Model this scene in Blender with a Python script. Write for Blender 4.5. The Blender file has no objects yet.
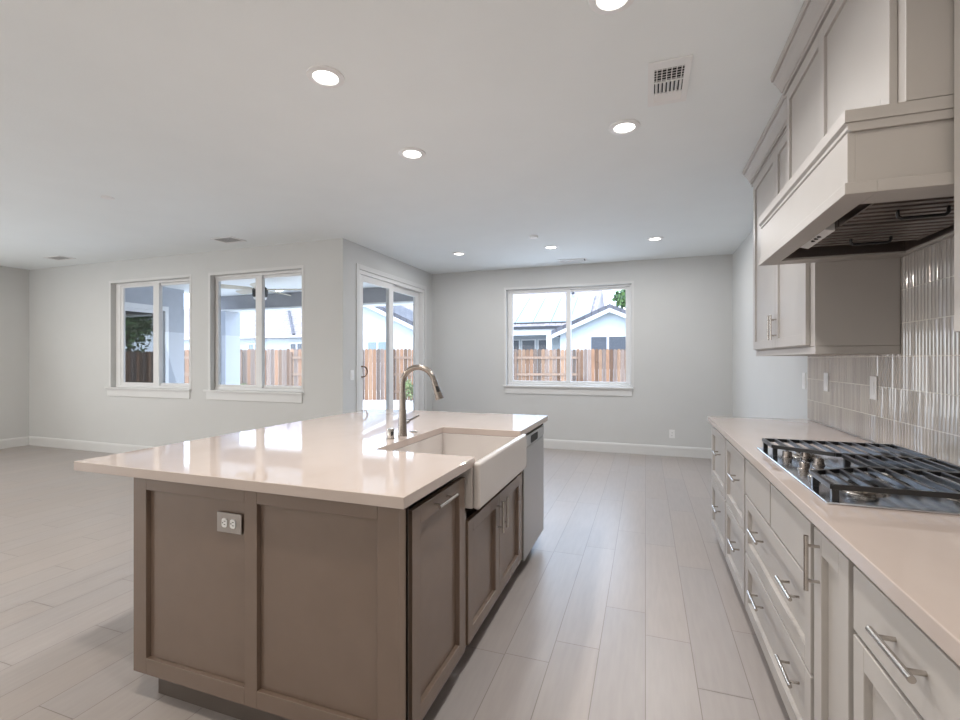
import bpy, bmesh, math, random
from mathutils import Vector, Matrix
random.seed(7)
SC = bpy.context.scene
COL = SC.collection
PI = math.pi

# ------------------------------------------------------------------ camera
CAMZ, FPX, YAW = 1.33, 470.0, math.atan(165.4 / 470.0)
cam_d = bpy.data.cameras.new('camera')
cam_d.sensor_width = 36.0
cam_d.lens = 36.0 * FPX / 960.0
cam_d.clip_start = 0.02
cam_d.clip_end = 300
cam = bpy.data.objects.new('camera', cam_d)
COL.objects.link(cam)
cam.location = (0, 0, CAMZ)
cam.rotation_euler = (PI / 2, 0, YAW)
SC.camera = cam

# ------------------------------------------------------------------ world, sun, area lights, exposure
w = bpy.data.worlds.new('world')
SC.world = w
w.use_nodes = True
wn, wl = w.node_tree.nodes, w.node_tree.links
bg = wn['Background']
sky = wn.new('ShaderNodeTexSky')
sky.sky_type = 'NISHITA'
sky.sun_disc = False
sky.sun_elevation = math.radians(52)
sky.sun_rotation = math.radians(200)
sky.air_density = 1.0
sky.dust_density = 3.0
sky.ozone_density = 1.0
hz = wn.new('ShaderNodeMix')
hz.data_type = 'RGBA'
hz.inputs['Factor'].default_value = 0.75
hz.inputs['B'].default_value = (5.7, 6.9, 8.8, 1)
wl.new(sky.outputs['Color'], hz.inputs['A'])
wl.new(hz.outputs['Result'], bg.inputs['Color'])
bg.inputs['Strength'].default_value = 0.76

def light(name, kind, loc, energy, color, rot=(0, 0, 0), parent=None, **kw):
    d = bpy.data.lights.new(name, kind)
    d.energy = energy
    d.color = color
    for k, v in kw.items():
        setattr(d, k, v)
    o = bpy.data.objects.new(name, d)
    COL.objects.link(o)
    o.location = loc
    o.rotation_euler = rot
    if parent:
        o.parent = parent
    return o

sun = light('sun', 'SUN', (0, -20, 30), 1.0, (1.0, 0.95, 0.88), angle=math.radians(0.6))
sun.rotation_euler = Vector((-0.35, 0.72, -1.05)).to_track_quat('-Z', 'Y').to_euler()
# fill lights added out of view, behind the camera and at the far left
DAY = (0.93, 0.965, 1.0)
light('rear_fill_light', 'AREA', (-5.4, -3.3, 1.4), 66, (1.0, 0.91, 0.81), (math.radians(112), 0, 0), shape='RECTANGLE', size=7.0, size_y=2.2)
light('rear_right_fill_light', 'AREA', (0.0, -3.3, 1.35), 20, (1.0, 0.92, 0.83), (math.radians(122), 0, 0), shape='RECTANGLE', size=1.8, size_y=2.2)
light('side_fill_light', 'AREA', (-8.9, -0.3, 1.4), 120, (0.87, 0.94, 1.0), (math.radians(112), 0, -PI / 2), shape='RECTANGLE', size=6.0, size_y=2.2)
LAMP = (1.0, 0.99, 0.98)
LAMP_W = 11.5
LAMP_WARM = (1.0, 0.91, 0.80)

vs = SC.view_settings
vs.view_transform = 'Standard'
vs.look = 'None'
vs.gamma = 1.0
vs.use_curve_mapping = False
vs.exposure = 0.17
SC.display_settings.display_device = 'sRGB'
SC.cycles.use_denoising = True
SC.cycles.max_bounces = 10
SC.cycles.diffuse_bounces = 6
SC.cycles.glossy_bounces = 5
SC.cycles.transparent_max_bounces = 16
SC.cycles.sample_clamp_indirect = 6.0
SC.cycles.caustics_reflective = False
SC.cycles.caustics_refractive = False

# ------------------------------------------------------------------ materials
def lin(c):
    c /= 255.0
    return c / 12.92 if c <= 0.04045 else ((c + 0.055) / 1.055) ** 2.4

def rgb(r, g, b):
    return (lin(r), lin(g), lin(b), 1.0)

def new_mat(name):
    m = bpy.data.materials.new(name)
    m.use_nodes = True
    nt = m.node_tree
    return m, nt, nt.nodes['Principled BSDF']

def node(nt, t, **kw):
    n = nt.nodes.new(t)
    for k, v in kw.items():
        setattr(n, k, v)
    return n

def noise(nt, scale, detail=3, stretch=None, coord='Object'):
    tc = node(nt, 'ShaderNodeTexCoord')
    mp = node(nt, 'ShaderNodeMapping')
    if stretch:
        mp.inputs['Scale'].default_value = stretch
    nt.links.new(tc.outputs[coord], mp.inputs['Vector'])
    n = node(nt, 'ShaderNodeTexNoise')
    n.inputs['Scale'].default_value = scale
    n.inputs['Detail'].default_value = detail
    nt.links.new(mp.outputs['Vector'], n.inputs['Vector'])
    return n

def ramp(nt, src, stops):
    r = node(nt, 'ShaderNodeValToRGB')
    e = r.color_ramp.elements
    while len(e) > len(stops):
        e.remove(e[-1])
    while len(e) < len(stops):
        e.new(0.5)
    for k, (p, c) in enumerate(stops):
        e[k].position = p
        e[k].color = c
    nt.links.new(src, r.inputs['Fac'])
    return r

def bump(nt, bsdf, src, strength, dist=0.01):
    b = node(nt, 'ShaderNodeBump')
    b.inputs['Strength'].default_value = strength
    b.inputs['Distance'].default_value = dist
    nt.links.new(src, b.inputs['Height'])
    nt.links.new(b.outputs['Normal'], bsdf.inputs['Normal'])

def paint(name, col, rough=0.5, var=0.02, scale=6.0, bmp=0.0, bscale=180.0, spec=0.5, metal=0.0, stretch=None):
    m, nt, b = new_mat(name)
    n = noise(nt, scale, 3, stretch)
    lo = tuple(max(0.0, c * (1 - var)) for c in col[:3]) + (1,)
    hi = tuple(min(1.0, c * (1 + var)) for c in col[:3]) + (1,)
    r = ramp(nt, n.outputs['Fac'], [(0.3, lo), (0.7, hi)])
    nt.links.new(r.outputs['Color'], b.inputs['Base Color'])
    b.inputs['Roughness'].default_value = rough
    b.inputs['Metallic'].default_value = metal
    b.inputs['Specular IOR Level'].default_value = spec
    if bmp:
        bump(nt, b, noise(nt, bscale, 2).outputs['Fac'], bmp, 0.002)
    return m

M = {}
M['wall'] = paint('wall_paint', (0.60, 0.605, 0.60), 0.7, 0.01, 3, 0.12, 120)
M['ceiling'] = paint('ceiling_paint', (0.815, 0.85, 0.86), 0.8, 0.01, 3, 0.25, 70)
M['trim'] = paint('white_trim_paint', (0.67, 0.67, 0.665), 0.4, 0.01)
M['vinyl'] = paint('white_vinyl', (0.74, 0.74, 0.74), 0.35, 0.01)
M['island'] = paint('taupe_cabinet_paint', (0.170, 0.121, 0.093), 0.24, 0.03, 9, spec=0.9)
M['island_gap_shade'] = paint('painted_gap_shade', (0.05, 0.04, 0.034), 0.5, 0.02)  # carcass colour darkened so gaps between the island fronts look shaded
M['cab'] = paint('light_grey_cabinet_paint', (0.44, 0.412, 0.388), 0.44, 0.015, 8)
M['steel'] = paint('brushed_stainless_steel', (0.50, 0.50, 0.50), 0.28, 0.05, 30, 0.0, metal=1.0, stretch=(1, 1, 40))
M['nickel'] = paint('brushed_nickel', (0.56, 0.52, 0.48), 0.26, 0.03, 40, metal=1.0)
M['plate'] = paint('satin_steel_plate', (0.36, 0.33, 0.31), 0.45, 0.03, 40, metal=1.0)
M['faucet'] = paint('spot_resist_nickel', (0.30, 0.265, 0.24), 0.27, 0.03, 40, metal=1.0)
M['cooktop'] = paint('cooktop_steel', (0.72, 0.75, 0.80), 0.17, 0.03, 30, metal=1.0)
M['iron'] = paint('black_cast_iron', (0.010, 0.010, 0.011), 0.3, 0.1, 60, 0.1, 300, spec=0.6)
M['black'] = paint('black_plastic', (0.008, 0.008, 0.009), 0.6, 0.05)
M['liner'] = paint('dark_hood_steel', (0.27, 0.23, 0.215), 0.32, 0.05, 30, metal=1.0)
M['ceramic'] = paint('white_fireclay', (0.58, 0.54, 0.515), 0.12, 0.01)
M['plastic'] = paint('white_plastic', (0.80, 0.80, 0.80), 0.35, 0.01)
M['bronze'] = paint('bronze_handle_metal', (0.20, 0.12, 0.08), 0.35, 0.05, metal=0.8)
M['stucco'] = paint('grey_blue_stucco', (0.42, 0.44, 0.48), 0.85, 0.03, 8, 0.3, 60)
M['beam'] = paint('grey_fascia_paint', (0.30, 0.295, 0.305), 0.7, 0.03)
M['patio_white'] = paint('patio_white_paint', (0.75, 0.75, 0.73), 0.7, 0.02)
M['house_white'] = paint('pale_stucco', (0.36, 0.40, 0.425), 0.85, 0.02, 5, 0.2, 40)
M['house_trim'] = paint('white_fascia_paint', (0.50, 0.51, 0.52), 0.6, 0.01)
M['pane_dark'] = paint('dark_house_window', (0.035, 0.045, 0.06), 0.3, 0.2, 3)
M['blinds'] = paint('grey_house_blinds', (0.045, 0.052, 0.065), 0.5, 0.2, 14, stretch=(0.1, 0.1, 4))
M['gutter'] = paint('dark_gutter_metal', (0.02, 0.022, 0.028), 0.6, 0.05)
M['solar'] = paint('pale_solar_glass', (0.15, 0.19, 0.20), 0.22, 0.04, 2)
M['bark'] = paint('tree_bark', (0.14, 0.10, 0.07), 0.9, 0.3, 12, 0.5, 30)
M['fan_wood'] = paint('cream_fan_blade', (0.62, 0.55, 0.42), 0.5, 0.04, 12, stretch=(1, 8, 1))
M['concrete'] = paint('pale_concrete', (0.62, 0.60, 0.57), 0.9, 0.05, 2, 0.3, 60)
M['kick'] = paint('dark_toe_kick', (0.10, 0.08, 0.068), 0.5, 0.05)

def mat_glass(name, base=0.0, tint=(1, 1, 1, 1)):
    m = bpy.data.materials.new(name)
    m.use_nodes = True
    nt = m.node_tree
    nt.nodes.clear()
    out = node(nt, 'ShaderNodeOutputMaterial')
    mix = node(nt, 'ShaderNodeMixShader')
    tr = node(nt, 'ShaderNodeBsdfTransparent')
    tr.inputs['Color'].default_value = tint
    gl = node(nt, 'ShaderNodeBsdfGlossy')
    gl.inputs['Roughness'].default_value = 0.01
    fr = node(nt, 'ShaderNodeFresnel')
    ge = node(nt, 'ShaderNodeNewGeometry')
    io = node(nt, 'ShaderNodeMath', operation='MULTIPLY_ADD')   # the same air-to-glass index on either side of the pane
    io.inputs[1].default_value = 1 / 1.5 - 1.5
    io.inputs[2].default_value = 1.5
    nt.links.new(ge.outputs['Backfacing'], io.inputs[0])
    nt.links.new(io.outputs[0], fr.inputs['IOR'])
    ad = node(nt, 'ShaderNodeMath', operation='ADD')
    ad.use_clamp = True
    ad.inputs[1].default_value = base
    nt.links.new(fr.outputs[0], ad.inputs[0])
    nt.links.new(ad.outputs[0], mix.inputs[0])
    nt.links.new(tr.outputs[0], mix.inputs[1])
    nt.links.new(gl.outputs[0], mix.inputs[2])
    nt.links.new(mix.outputs[0], out.inputs['Surface'])
    return m
M['glass'] = mat_glass('window_glass', 0.0, (0.96, 0.98, 0.98, 1))
M['glass_tint'] = mat_glass('tinted_door_glass', 0.12, (0.35, 0.4, 0.38, 1))

def mat_emit(name, col, s):
    m, nt, b = new_mat(name)
    b.inputs['Base Color'].default_value = (0.8, 0.8, 0.8, 1)
    b.inputs['Emission Color'].default_value = col
    b.inputs['Emission Strength'].default_value = s
    return m
M['lens'] = mat_emit('lit_lamp_lens', (1.0, 0.95, 0.88, 1), 6.0)

def mat_quartz():
    m, nt, b = new_mat('polished_quartz')
    n = noise(nt, 2.2, 6, (1, 0.6, 1))
    r = ramp(nt, n.outputs['Fac'], [(0.3, (0.46, 0.385, 0.345, 1)), (0.52, (0.50, 0.425, 0.385, 1)), (0.75, (0.475, 0.40, 0.36, 1))])
    nt.links.new(r.outputs['Color'], b.inputs['Base Color'])
    b.inputs['Roughness'].default_value = 0.035
    b.inputs['IOR'].default_value = 1.55
    return m
M['quartz'] = mat_quartz()

def mat_attr(name, attr, rough, grain=None, dark=0.9, spec=0.5, bmp=0.0):
    m, nt, b = new_mat(name)
    a = node(nt, 'ShaderNodeAttribute')
    a.attribute_name = attr
    if grain:
        n = noise(nt, grain[0], 5, grain[1])
        r = ramp(nt, n.outputs['Fac'], [(0.3, (dark, dark, dark, 1)), (0.7, (1, 1, 1, 1))])
        mx = node(nt, 'ShaderNodeMix', data_type='RGBA', blend_type='MULTIPLY')
        mx.inputs['Factor'].default_value = 1.0
        nt.links.new(a.outputs['Color'], mx.inputs['A'])
        nt.links.new(r.outputs['Color'], mx.inputs['B'])
        nt.links.new(mx.outputs['Result'], b.inputs['Base Color'])
        if bmp:
            bump(nt, b, n.outputs['Fac'], bmp, 0.002)
    else:
        nt.links.new(a.outputs['Color'], b.inputs['Base Color'])
    b.inputs['Roughness'].default_value = rough
    b.inputs['Specular IOR Level'].default_value = spec
    return m
M['floor'] = mat_attr('wood_look_tile', 'tone', 0.34, (9, (5, 0.5, 1)), 0.92, 0.5, 0.05)
M['tile'] = mat_attr('glazed_finger_tile', 'tone', 0.06, None, 0.9, 0.9)
M['tile'].node_tree.nodes['Principled BSDF'].inputs['IOR'].default_value = 1.75
M['fence'] = mat_attr('weathered_fence_board', 'tone', 0.85, (14, (3, 3, 0.25)), 0.6)
M['leaf'] = mat_attr('green_leaves', 'tone', 0.6)

def mat_roof(name, c0, c1):
    m, nt, b = new_mat(name)
    tc = node(nt, 'ShaderNodeTexCoord')
    br = node(nt, 'ShaderNodeTexBrick')
    br.inputs['Color1'].default_value = c0
    br.inputs['Color2'].default_value = c1
    br.inputs['Mortar'].default_value = tuple(x * 0.6 for x in c0[:3]) + (1,)
    br.inputs['Scale'].default_value = 1.0
    br.inputs['Brick Width'].default_value = 0.33
    br.inputs['Row Height'].default_value = 0.3
    br.inputs['Mortar Size'].default_value = 0.02
    nt.links.new(tc.outputs['Object'], br.inputs['Vector'])
    nt.links.new(br.outputs['Color'], b.inputs['Base Color'])
    b.inputs['Roughness'].default_value = 0.8
    return m
M['roof_pale'] = mat_roof('pale_roof_tile', (0.19, 0.165, 0.175, 1), (0.27, 0.245, 0.26, 1))
M['roof_dark'] = mat_roof('grey_roof_tile', (0.055, 0.055, 0.065, 1), (0.085, 0.085, 0.10, 1))

# ------------------------------------------------------------------ mesh helpers
class MB:
    """collects vertices and faces of ONE mesh object, in world (or local) coordinates"""
    def __init__(s):
        s.v, s.f, s.tone = [], [], []

    def face(s, pts, tone=None):
        k = len(s.v)
        s.v += [tuple(p) for p in pts]
        s.f.append(list(range(k, k + len(pts))))
        s.tone.append(tone)

    def mesh(s, verts, faces, tone=None):
        k = len(s.v)
        s.v += [tuple(p) for p in verts]
        for f in faces:
            s.f.append([i + k for i in f])
            s.tone.append(tone)
        return s

    def box(s, x0, x1, y0, y1, z0, z1, tone=None):
        x0, x1 = min(x0, x1), max(x0, x1)
        y0, y1 = min(y0, y1), max(y0, y1)
        z0, z1 = min(z0, z1), max(z0, z1)
        vv = [(x, y, z) for z in (z0, z1) for y in (y0, y1) for x in (x0, x1)]
        ff = [(0, 2, 3, 1), (4, 5, 7, 6), (0, 1, 5, 4), (2, 6, 7, 3), (0, 4, 6, 2), (1, 3, 7, 5)]
        return s.mesh(vv, ff, tone)

    def tube(s, path, r, n=12, cap=True):
        path = [Vector(p) for p in path]
        rs = r if isinstance(r, (list, tuple)) else [r] * len(path)
        t0 = (path[1] - path[0]).normalized()
        up = Vector((0, 0, 1)) if abs(t0.z) < 0.9 else Vector((1, 0, 0))
        a = t0.cross(up).normalized()
        vv = []
        for i, p in enumerate(path):
            if i == 0:
                t = path[1] - path[0]
            elif i == len(path) - 1:
                t = path[-1] - path[-2]
            else:
                t = (path[i + 1] - path[i]).normalized() + (path[i] - path[i - 1]).normalized()
            t.normalize()
            a = (a - t * a.dot(t)).normalized()
            b = t.cross(a)
            for k in range(n):
                q = 2 * PI * k / n
                vv.append(p + (a * math.cos(q) + b * math.sin(q)) * rs[i])
        ff = []
        for i in range(len(path) - 1):
            for k in range(n):
                ff.append((i * n + k, i * n + (k + 1) % n, (i + 1) * n + (k + 1) % n, (i + 1) * n + k))
        if cap:
            ff.append(tuple(reversed(range(n))))
            ff.append(tuple(range((len(path) - 1) * n, len(path) * n)))
        return s.mesh(vv, ff)

    def cyl(s, p0, p1, r, n=20):
        return s.tube([p0, p1], r, n)

    def lathe(s, c, prof, n=28):
        """prof: (radius, z) pairs round a vertical axis through c"""
        vv, ff = [], []
        for (r, z) in prof:
            for k in range(n):
                q = 2 * PI * k / n
                vv.append((c[0] + r * math.cos(q), c[1] + r * math.sin(q), c[2] + z))
        for i in range(len(prof) - 1):
            for k in range(n):
                ff.append((i * n + k, i * n + (k + 1) % n, (i + 1) * n + (k + 1) % n, (i + 1) * n + k))
        ff.append(tuple(reversed(range(n))))
        ff.append(tuple(range((len(prof) - 1) * n, len(prof) * n)))
        return s.mesh(vv, ff)

    def prism(s, prof, axis, a0, a1):
        """prof: closed 2D outline; axis 'Y': prof is (x,z), extruded a0..a1 along Y; 'X': (y,z); 'Z': (x,y)"""
        n = len(prof)
        def P(p, a):
            return {'Y': (p[0], a, p[1]), 'X': (a, p[0], p[1]), 'Z': (p[0], p[1], a)}[axis]
        vv = [P(p, a0) for p in prof] + [P(p, a1) for p in prof]
        ff = [tuple(range(n)), tuple(reversed(range(n, 2 * n)))]
        for i in range(n):
            j = (i + 1) % n
            ff.append((i, i + n, j + n, j))
        return s.mesh(vv, ff)

    def build(s, name, mat, parent=None, bevel=0.0, seg=2, smooth=False, local=False):
        off = Vector((0, 0, 0))
        if parent is not None and not local:
            p = parent
            while p is not None:
                off += p.location
                p = p.parent
        me = bpy.data.meshes.new(name)
        me.from_pydata([Vector(v) - off for v in s.v], [], s.f)
        if any(t is not None for t in s.tone):
            at = me.color_attributes.new('tone', 'FLOAT_COLOR', 'CORNER')
            for p in me.polygons:
                t = s.tone[p.index] or (0.5, 0.5, 0.5, 1)
                for li in p.loop_indices:
                    at.data[li].color = t
        bm = bmesh.new()
        bm.from_mesh(me)
        if not any(t is not None for t in s.tone):
            bmesh.ops.recalc_face_normals(bm, faces=bm.faces)
        bm.to_mesh(me)
        bm.free()
        me.materials.append(mat)
        o = bpy.data.objects.new(name, me)
        COL.objects.link(o)
        if parent is not None:
            o.parent = parent
        if smooth:
            for p in me.polygons:
                p.use_smooth = True
            try:
                me.set_sharp_from_angle(angle=math.radians(40))
            except Exception:
                pass
        if bevel:
            bv = o.modifiers.new('bevel', 'BEVEL')
            bv.width = bevel
            bv.segments = seg
            bv.limit_method = 'ANGLE'
            bv.angle_limit = math.radians(40)
            bv.harden_normals = False
        return o

def tag(o, label, cat, group=None):
    o['label'] = label
    o['category'] = cat
    if group:
        o['group'] = group
    return o

def struct(o, label=None):
    o['kind'] = 'structure'
    if label:
        o['label'] = label
    return o

def thing(name, label, cat, loc=(0, 0, 0), group=None, rotz=0.0):
    o = bpy.data.objects.new(name, None)
    o.empty_display_size = 0.1
    COL.objects.link(o)
    o.location = loc
    o.rotation_euler = (0, 0, rotz)
    return tag(o, label, cat, group)

def copy_thing(root, loc, label):
    r = root.copy()
    COL.objects.link(r)
    r.location = loc
    r['label'] = label
    for ch in list(root.children):
        c = ch.copy()
        COL.objects.link(c)
        c.parent = r
        for g in list(ch.children):
            d = g.copy()
            COL.objects.link(d)
            d.parent = c
    return r

# ------------------------------------------------------------------ room shell
H = 2.74
XL, XN, XR = -9.1, -3.3, 1.095       # left wall, nook wall, right wall
YF, YG, YB = -3.5, 4.6, 7.02         # wall behind the camera, great-room window wall, nook window wall
T = 0.16

def wall_mesh(axis, n0, n1, u0, u1, holes, z0=0.0, z1=H):
    """one wall slab as a single mesh with rectangular holes (u0,u1,z0,z1)"""
    mb = MB()
    us = sorted({u0, u1} | {h[0] for h in holes} | {h[1] for h in holes})
    for a, b in zip(us, us[1:]):
        zs = [(z0, z1)]
        for h in holes:
            if h[0] <= a + 1e-6 and h[1] >= b - 1e-6:
                nz = []
                for (p, q) in zs:
                    if h[2] > p:
                        nz.append((p, min(q, h[2])))
                    if h[3] < q:
                        nz.append((max(p, h[3]), q))
                zs = nz
        for (p, q) in zs:
            if axis == 'Y':
                mb.box(a, b, n0, n1, p, q)
            else:
                mb.box(n0, n1, a, b, p, q)
    return mb

W1 = (-7.23, -5.70, 0.92, 2.43)
W2 = (-5.335, -3.88, 0.92, 2.43)
W3 = (-2.04, -0.185, 0.92, 2.42)
SD = (4.92, 6.73, 0.0, 2.44)

# floor: every plank a slightly bevelled quad of one mesh over a grout bed
def floor_mesh():
    mb = MB()
    grout = (0.23, 0.20, 0.18, 1)
    mb.face([(XL, YF, -0.0015), (XR, YF, -0.0015), (XR, YB, -0.0015), (XL, YB, -0.0015)], grout)
    pw, pl, g = 0.2, 1.2, 0.0016
    start = {-4: 2.04, -3: 2.05, -2: 2.22, -1: 2.62, 0: 2.41, 1: 2.09, 2: 2.59, 3: 1.75, -5: 2.85, -6: 2.45}
    rnd = random.Random(3)
    k0, k1 = int(math.floor(XL / pw)), int(math.ceil(XR / pw))
    for k in range(k0, k1):
        xa, xb = max(XL, k * pw), min(XR, (k + 1) * pw)
        y = start.get(k, 2.0 + (k * 0.4) % 1.2 + rnd.uniform(-0.06, 0.06))
        while y > YF:
            y -= pl
        while y < YB:
            ya, yb = max(y, YF), min(y + pl, YB)
            if yb - ya > 0.01:
                v = rnd.uniform(0.965, 1.03)
                wv = rnd.uniform(-0.006, 0.006)
                c = (0.385 * v + wv, 0.345 * v, 0.325 * v - wv, 1)
                mb.face([(xa + g, ya + g, 0), (xb - g, ya + g, 0), (xb - g, yb - g, 0), (xa + g, yb - g, 0)], c)
            y += pl
    return mb
struct(floor_mesh().build('floor', M['floor']), 'pale wood-look plank tile floor')
mb = MB()
mb.box(XL - T, XR + T, YF - T, YB + T, -0.2, -0.002)
struct(mb.build('floor_slab', M['concrete']))
mb = MB()
mb.box(XL - T, XR + T, YF - T, YG + T, H, H + 0.22)
mb.box(XN - T, XR + T, YG + T, YB + T, H, H + 0.22)
struct(mb.build('ceiling', M['ceiling']), 'white textured ceiling')
struct(wall_mesh('X', XL - T, XL, YF - T, YG + T, []).build('wall_left', M['wall']))
struct(wall_mesh('Y', YG, YG + T, XL, XN, [W1, W2]).build('wall_middle', M['wall']))
struct(wall_mesh('X', XN - T, XN, YG + T, YB + T, [SD]).build('wall_nook', M['wall']))
struct(wall_mesh('Y', YB, YB + T, XN, XR, [W3]).build('wall_back', M['wall']))
struct(wall_mesh('X', XR, XR + T, YF - T, YB + T, []).build('wall_right', M['wall']))
struct(wall_mesh('Y', YF - T, YF, XL, XR, []).build('wall_front', M['wall']))

def baseboard(name, axis, face, n, u0, u1):
    """face: plane of the wall, n: +1/-1 direction into the room"""
    mb = MB()
    p = [(0, 0), (0.014, 0), (0.014, 0.115), (0.008, 0.135), (0, 0.14)]
    prof = [(face + n * a, b) for a, b in p]
    mb.prism(prof, 'Y' if axis == 'X' else 'X', u0, u1)
    return struct(mb.build(name, M['trim']))
baseboard('baseboard_left', 'X', XL, 1, YF, YG)
baseboard('baseboard_middle', 'Y', YG, -1, XL + 0.014, XN)
baseboard('baseboard_nook', 'X', XN, 1, YG - 0.014, SD[0])
baseboard('baseboard_nook_end', 'X', XN, 1, SD[1], YB)
baseboard('baseboard_back', 'Y', YB, -1, XN + 0.014, XR)
baseboard('baseboard_right', 'X', XR, -1, 3.9, YB - 0.014)

# ------------------------------------------------------------------ windows (sliding vinyl units set back in the wall)
def window(name, hole, Y, gl, mul, label, horn=0.09, rec=0.065):
    x0, x1, z0, z1 = hole
    r = bpy.data.objects.new(name, None)
    COL.objects.link(r)
    r.location = ((x0 + x1) / 2, Y, z0)
    struct(r, label)
    ya, yb = Y + rec, Y + rec + 0.07
    fr = 0.05
    zb = z0 + 0.02
    mb = MB()
    mb.box(x0, gl[0] - 0.05, ya, yb, zb + 0.035, z1 - 0.03)
    mb.box(gl[1] + 0.05, x1, ya, yb, zb + 0.035, z1 - 0.03)
    mb.box(x0, x1, ya, yb, z1 - 0.03, z1)
    mb.box(x0, x1, ya, yb, zb, zb + 0.035)
    mb.build('window_frame', M['vinyl'], r, 0.004)
    mid = (mul[0] + mul[1]) / 2
    for (a, b, dy) in ((gl[0] - 0.05, mul[1], 0.008), (mul[0] + 0.012, gl[1] + 0.05, 0.036)):
        s = MB()
        ga, gb = a + 0.05, b - 0.05
        if dy < 0.02:
            gb = mul[0]
        else:
            ga = mul[1]
        s.box(a, ga, ya + dy, ya + dy + 0.028, zb + 0.036, z1 - 0.031)
        s.box(gb, b, ya + dy, ya + dy + 0.028, zb + 0.036, z1 - 0.031)
        s.box(ga, gb, ya + dy, ya + dy + 0.028, z1 - 0.065, z1 - 0.031)
        s.box(ga, gb, ya + dy, ya + dy + 0.028, zb + 0.036, zb + 0.07)
        so = s.build('sash', M['vinyl'], r, 0.003)
        g = MB()
        g.face([(ga - 0.005, ya + dy + 0.014, zb + 0.065), (gb + 0.005, ya + dy + 0.014, zb + 0.065), (gb + 0.005, ya + dy + 0.014, z1 - 0.06), (ga - 0.005, ya + dy + 0.014, z1 - 0.06)])
        g.build('glass_pane', M['glass'], so)
        lt = MB()
        xx = mul[0] + 0.02 if dy < 0.02 else mul[1] - 0.01
        lt.box(xx, xx + 0.02, ya + dy - 0.006, ya + dy, (z0 + z1) / 2 - 0.03, (z0 + z1) / 2 + 0.03)
        if dy < 0.02:
            lt.build('latch', M['vinyl'], so, 0.003)
    s = MB()
    s.box(x0, x1, Y + 0.0005, ya + 0.02, z0 - 0.0005, z0 + 0.0205)
    s.box(x0 - horn, x1 + 0.03, Y - 0.035, Y, z0 - 0.003, z0 + 0.022)
    s.build('window_sill', M['trim'], r, 0.004)
    s = MB()
    s.box(x0 - horn + 0.03, x1 + 0.01, Y - 0.013, Y, z0 - 0.105, z0 - 0.003)
    s.build('window_apron', M['trim'], r, 0.003)
    s = MB()   # narrow flat casing
    for (a, b, c, d) in ((x0 - 0.035, x0, z0 + 0.022, z1 + 0.035), (x1, x1 + 0.03, z0 + 0.022, z1 + 0.035), (x0, x1, z1, z1 + 0.035)):
        s.box(a, b, Y - 0.004, Y, c, d)
    s.build('window_casing', M['trim'], r)
    return r
window('window_1', W1, YG, (-7.08, -5.79), (-6.48, -6.37), 'white two-sash sliding window, leftmost in the far left wall')
window('window_2', W2, YG, (-5.285, -3.955), (-4.66, -4.56), 'white two-sash sliding window beside the wall corner, showing the patio fan')
window('window_3', W3, YB, (-1.95, -0.27), (-1.125, -1.055), 'white two-sash sliding window in the end wall, showing neighbouring roofs', 0.045)

# sliding patio door in the nook wall
r = bpy.data.objects.new('door_1', None)
COL.objects.link(r)
r.location = (XN, (SD[0] + SD[1]) / 2, 0)
struct(r, 'white-framed sliding glass patio door')
mb = MB()
xa, xb = XN - 0.11, XN - 0.005
y0, y1, _, z1 = SD
mb.box(xa, xb, y0, y0 + 0.05, 0.03, z1 - 0.05)
mb.box(xa, xb, y1 - 0.05, y1, 0.03, z1 - 0.05)
mb.box(xa, xb, y0, y1, z1 - 0.05, z1)
mb.box(xa, xb, y0, y1, 0.0, 0.03)
mb.build('door_frame', M['vinyl'], r, 0.004)
mb = MB()
for (a, b, c, d) in ((y0 - 0.06, y0, 0, z1 + 0.06), (y1, y1 + 0.05, 0, z1 + 0.06), (y0, y1, z1, z1 + 0.06)):
    mb.box(XN, XN + 0.012, a, b, c, d)
mb.build('door_casing', M['trim'], r, 0.003)
for (a, b, ga, gb, x) in ((y0 + 0.05, 5.80, y0 + 0.13, 5.69, XN - 0.045), (5.74, y1 - 0.05, 5.86, 6.55, XN - 0.09)):
    mb = MB()
    mb.box(x - 0.02, x + 0.02, a, ga, 0.03, z1 - 0.05)
    mb.box(x - 0.02, x + 0.02, gb, b, 0.03, z1 - 0.05)
    mb.box(x - 0.02, x + 0.02, ga, gb, z1 - 0.13, z1 - 0.05)
    mb.box(x - 0.02, x + 0.02, ga, gb, 0.03, 0.12)
    p = mb.build('sliding_panel', M['vinyl'], r, 0.003)
    g = MB()
    g.face([(x, ga - 0.004, 0.115), (x, gb + 0.004, 0.115), (x, gb + 0.004, z1 - 0.125), (x, ga - 0.004, z1 - 0.125)])
    g.build('glass_pane', M['glass'], p)
    if ga < 5.2:
        hd = MB()
        pts = []
        for k in range(13):
            q = -PI / 2 + PI * k / 12
            pts.append((x + 0.045, ga - 0.03 + 0.085 * math.cos(q), 1.185 + 0.065 * math.sin(q)))
        pts = [(x + 0.02, ga - 0.035, 1.12), (x + 0.045, ga - 0.035, 1.12)] + pts[1:-1] + [(x + 0.045, ga - 0.035, 1.25), (x + 0.02, ga - 0.035, 1.25)]
        hd.tube(pts, 0.009, 8)
        hd.build('pull_handle', M['bronze'], p, smooth=True)['label'] = 'bronze curved pull handle'

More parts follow.
